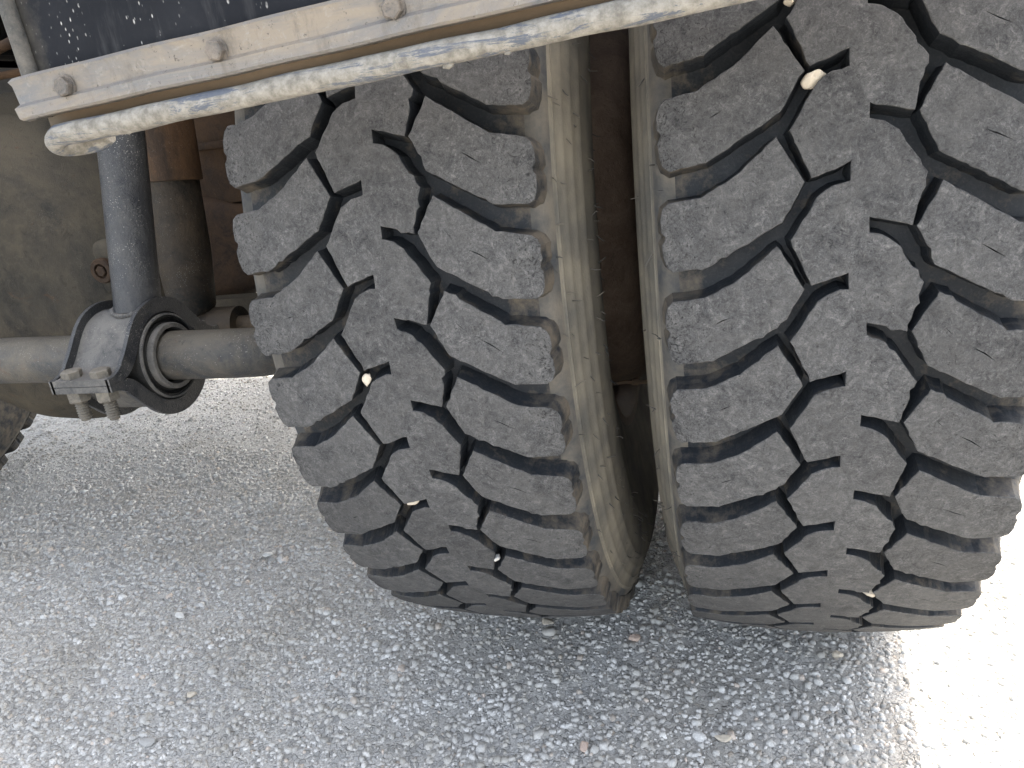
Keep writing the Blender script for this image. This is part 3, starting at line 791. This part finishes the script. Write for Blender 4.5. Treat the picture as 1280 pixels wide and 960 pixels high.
# air hoses above the housing
bm = bmesh.new()
tube(bm, [(-1.35, -.10, .30), (-1.22, -.16, .29), (-1.11, -.19, .262), (-1.04, -.19, .268), (-.96, -.14, .30), (-.88, -.05, .36), (-.80, 0, .45)], .0065, 10)
to_truck(bm_obj('air_hose', bm, M_RUST, None, angle=60))
bm = bmesh.new()
tube(bm, [(-1.30, -.05, .275), (-1.18, -.12, .268), (-1.05, -.15, .262), (-.95, -.12, .268), (-.86, -.10, .25), (-.8, -.03, .12)], .005, 10)
to_truck(bm_obj('brake_pipe', bm, M_RUST, None, angle=60))
bm = bmesh.new(); box(bm, (-1.035, -.165, .255), (-1.005, -.135, .285), .004)
hexa(bm, (-1.02, -.165, .27), (0, -1, 0), .016, .008)
to_truck(bm_obj('pipe_union', bm, M_RUST, None))

# ------------------------------------------------------------------ mud flap
FL = Vector((-.4625, -.65, .1655)); FT = math.radians(3.12)
W = .64; H = .44
bm = bmesh.new()
nx, nz = 40, 24; th = .005
def fy(x, z): return .004 * math.sin(x * 9 + 1) * (z / H) + .0018 * math.sin(x * 31 + z * 17)
gr = [[[bm.verts.new((.004 + (W - .004) * i / nx, fy(W * i / nx, H * j / nz) + s * th, .0 + H * j / nz)) for i in range(nx + 1)] for j in range(nz + 1)] for s in (0, 1)]
for s in (0, 1):
    for j in range(nz):
        for i in range(nx): bm.faces.new((gr[s][j][i], gr[s][j][i + 1], gr[s][j + 1][i + 1], gr[s][j + 1][i]))
for j in range(nz):
    bm.faces.new((gr[0][j][0], gr[0][j + 1][0], gr[1][j + 1][0], gr[1][j][0])); bm.faces.new((gr[0][j][nx], gr[0][j + 1][nx], gr[1][j + 1][nx], gr[1][j][nx]))
for i in range(nx): bm.faces.new((gr[0][nz][i], gr[0][nz][i + 1], gr[1][nz][i + 1], gr[1][nz][i])); bm.faces.new((gr[0][0][i], gr[0][0][i + 1], gr[1][0][i + 1], gr[1][0][i]))
flap = bm_obj('mud_flap', bm, M_FLAP, None, smooth=True)
flap.location = FL; flap.rotation_euler = (0, -FT, 0)
to_truck(flap)
bm = bmesh.new()
tube(bm, [(.0035, -.0015 + fy(0, H * k / 12), .008 + H * .97 * k / 12) for k in range(13)], .0048, 12)
bm_obj('flap_edge_bead', bm, mat_grime('dusty_edge', (0.10, 0.10, 0.095), (0.24, 0.22, 0.19), 0.7, 30, specks=0.2), flap, angle=60)
# bolted aluminium strip: a pressed bar, thicker along its lower edge
bm = bmesh.new()
secp = [(.0, .0315), (-.0045, .0312), (-.0060, .0295), (-.0052, .0270), (-.0056, .0170), (-.0078, .0152), (-.0082, .0095), (-.0072, .0082), (.0, .0080)]
rows = []
nseg = 60
for i in range(nseg + 1):
    x = -.0065 + (W + .01) * i / nseg; wob = .00022 * math.sin(i * .9) + .0003 * math.sin(i * .31)
    ex = 0
    rows.append([bm.verts.new((x + (0.0015 * math.sin(k * 2.1) if i == 0 else 0), y - .001 + wob * .6, z + wob)) for k, (y, z) in enumerate(secp)])
for a_, b_ in zip(rows, rows[1:]):
    for k in range(len(secp)): bm.faces.new((a_[k], a_[(k + 1) % len(secp)], b_[(k + 1) % len(secp)], b_[k]))
bm.faces.new(rows[0]); bm.faces.new(rows[-1][::-1])
bm_obj('clamp_strip', bm, M_STRIP, flap, angle=25)
for k, x in enumerate((.030, .129, .2295, .33, .43, .53)):
    bm = bmesh.new(); hexa(bm, (x, -.0066, .0205), (0, -1, 0), .0092, .0052, washer=.0062, rot=.35 + k * .8)
    bm_obj('flap_bolt', bm, M_BOLT2, flap)
# rolled lower lip, its left end turned back on itself
bm = bmesh.new()
pts = []; rs = []
for i in range(66, -1, -1):
    x = .012 + (W - .012) * i / 66
    pts.append((x, -.004 + .0003 * math.sin(i * .5), -.0030 + .00022 * math.sin(i * .8 + 1) )); rs.append(.0061 + .00015 * math.sin(i * 1.3) + .0002 * math.sin(i * .4))
for k in range(1, 13):
    t = math.pi * k / 12
    pts.append((.012 - .0105 * math.sin(t), -.004 + .0115 * (1 - math.cos(t)), -.0030 - .0022 * math.sin(t) - .0055 * (k / 12))); rs.append(.0060)
pts += [(.018, .0185, -.0086), (.027, .0180, -.0075)]; rs += [.0054, .0035]
tube(bm, pts, rs, 20)
bm_obj('rolled_lip', bm, M_LIP, flap, angle=60)
bm = bmesh.new()
for k in range(4):
    x = random.uniform(.05, .5); s = random.uniform(.0008, .0022)
    bmesh.ops.create_icosphere(bm, subdivisions=1, radius=s, matrix=Matrix.Translation((x, -.0045, -.009 + random.uniform(-.0004, .0004))) @ Matrix.Scale(2.0, 4, (1, 0, 0)))
bm_obj('mud_crumbs', bm, M_LIP, flap, kind='stuff')

# ------------------------------------------------------------------ stones
def stone(name, loc, size, mat, label, cat='stone', seed=0, rot=0.0, ang=0.0, group=None):
    rr = random.Random(seed); bm = bmesh.new()
    bmesh.ops.create_icosphere(bm, subdivisions=3, radius=1.0)
    ks = [(Vector((rr.gauss(0, 1), rr.gauss(0, 1), rr.gauss(0, 1))).normalized(), rr.uniform(.52, .85)) for _ in range(11)]
    for v in bm.verts:
        d = v.co.normalized(); r = 1.0
        for n_, h in ks:
            c = d.dot(n_)
            if c * r > h: r = h / c
        r *= 1 + .03 * math.sin(9 * d.x + 3 * d.z + seed) + rr.uniform(-.012, .012)
        v.co = Vector((d.x * r * size[0] / 2, d.y * r * size[1] / 2, d.z * r * size[2] / 2))
    o = bm_obj(name, bm, mat, None, angle=14, label=label, cat=cat, group=group)
    o.location = loc; o.rotation_euler = (ang, rot, rr.uniform(-.3, .3))
    return o
def lodged(x, th, dr=-.006):
    u = x if x > -.2 else x - X_IN
    r = R0 - CROWN * u * u + dr; t = math.radians(th)
    return (x, -r * math.cos(t), r * math.sin(t))
stone('lodged_stone', lodged(-.0251, 15.5, -.005), (.0165, .013, .0105), M_ST_CREAM, 'large cream oval stone wedged high in a groove of the right tyre', seed=1, rot=-.5, group='stones wedged in the tyre treads')
stone('lodged_stone', lodged(-.0368, 20.9, -.005), (.010, .012, .008), M_ST_CREAM, 'cream stone wedged in the right tyre at the very top edge of the photo', seed=2, rot=-.5, group='stones wedged in the tyre treads')
stone('lodged_stone', lodged(-.3550, -4.4, -.004), (.0085, .012, .0115), M_ST_CREAM, 'pale angular stone wedged in the left tyre tread, highest of its three', seed=3, rot=.3, group='stones wedged in the tyre treads')
stone('lodged_stone', lodged(-.3473, -18.2, -.004), (.0135, .011, .0085), M_ST_CREAM, 'beige wedge shaped stone in the left tyre tread, below a rounder white one', seed=4, rot=-.4, group='stones wedged in the tyre treads')
stone('lodged_stone', lodged(-.2895, -27.2, -.003), (.0065, .009, .007), M_ST_WHITE, 'tiny whitish stone in the left tyre, lowest of its lodged stones', seed=5, rot=.2, group='stones wedged in the tyre treads')
stone('lodged_stone', lodged(.0327, -32.4, -.004), (.0125, .011, .0095), M_ST_CREAM, 'cream stone wedged low in the right tyre just above the ground', seed=6, rot=.2, group='stones wedged in the tyre treads')
for i, (x, y, s, m_, lab) in enumerate([
    (-.203, -.230, (.0145, .012, .010), M_ST_PINK, 'pinkish stone lying on the asphalt in front of the gap between tyres'),
    (.041, -.243, (.0115, .010, .010), M_ST_CREAM, 'cream pebble lying on the asphalt in front of the right tyre'),
    (-.242, -.412, (.013, .016, .006), M_ST_PINK, 'flat pinkish stone at the bottom edge of the photo below the left tyre'),
    (-.763, -.386, (.014, .009, .006), M_ST_CREAM, 'elongated cream stone on the pale asphalt at the lower left'),
    (-.838, -.066, (.019, .012, .007), M_ST_WHITE, 'flat white stone on the asphalt left of the left tyre'),
    (-.323, -.205, (.022, .014, .004), M_ST_CREAM, 'thin flat buff stone at the foot of the left tyre'),
    (-.768, -.466, (.022, .016, .006), M_ST_GREY, 'flat grey triangular stone low in the bottom left corner'),
    (-.093, -.384, (.020, .012, .005), M_ST_CREAM, 'long flat cream stone on the asphalt at the bottom, right of centre'),
    (-.893, -.232, (.020, .010, .007), M_ST_WHITE, 'bright elongated white stone on the asphalt at the left, midway up'),
    (-.125, -.170, (.022, .014, .005), M_ST_GREY, 'flat grey stone deep between the two tyres')]):
    s = tuple(c * 1.15 for c in s); stone('pebble', (x, y, GZ + float(ground_h(x, y)) + max(s[2] * .40, .0028)), s, m_, lab, 'pebble', seed=30 + i, group='loose stones on the asphalt')
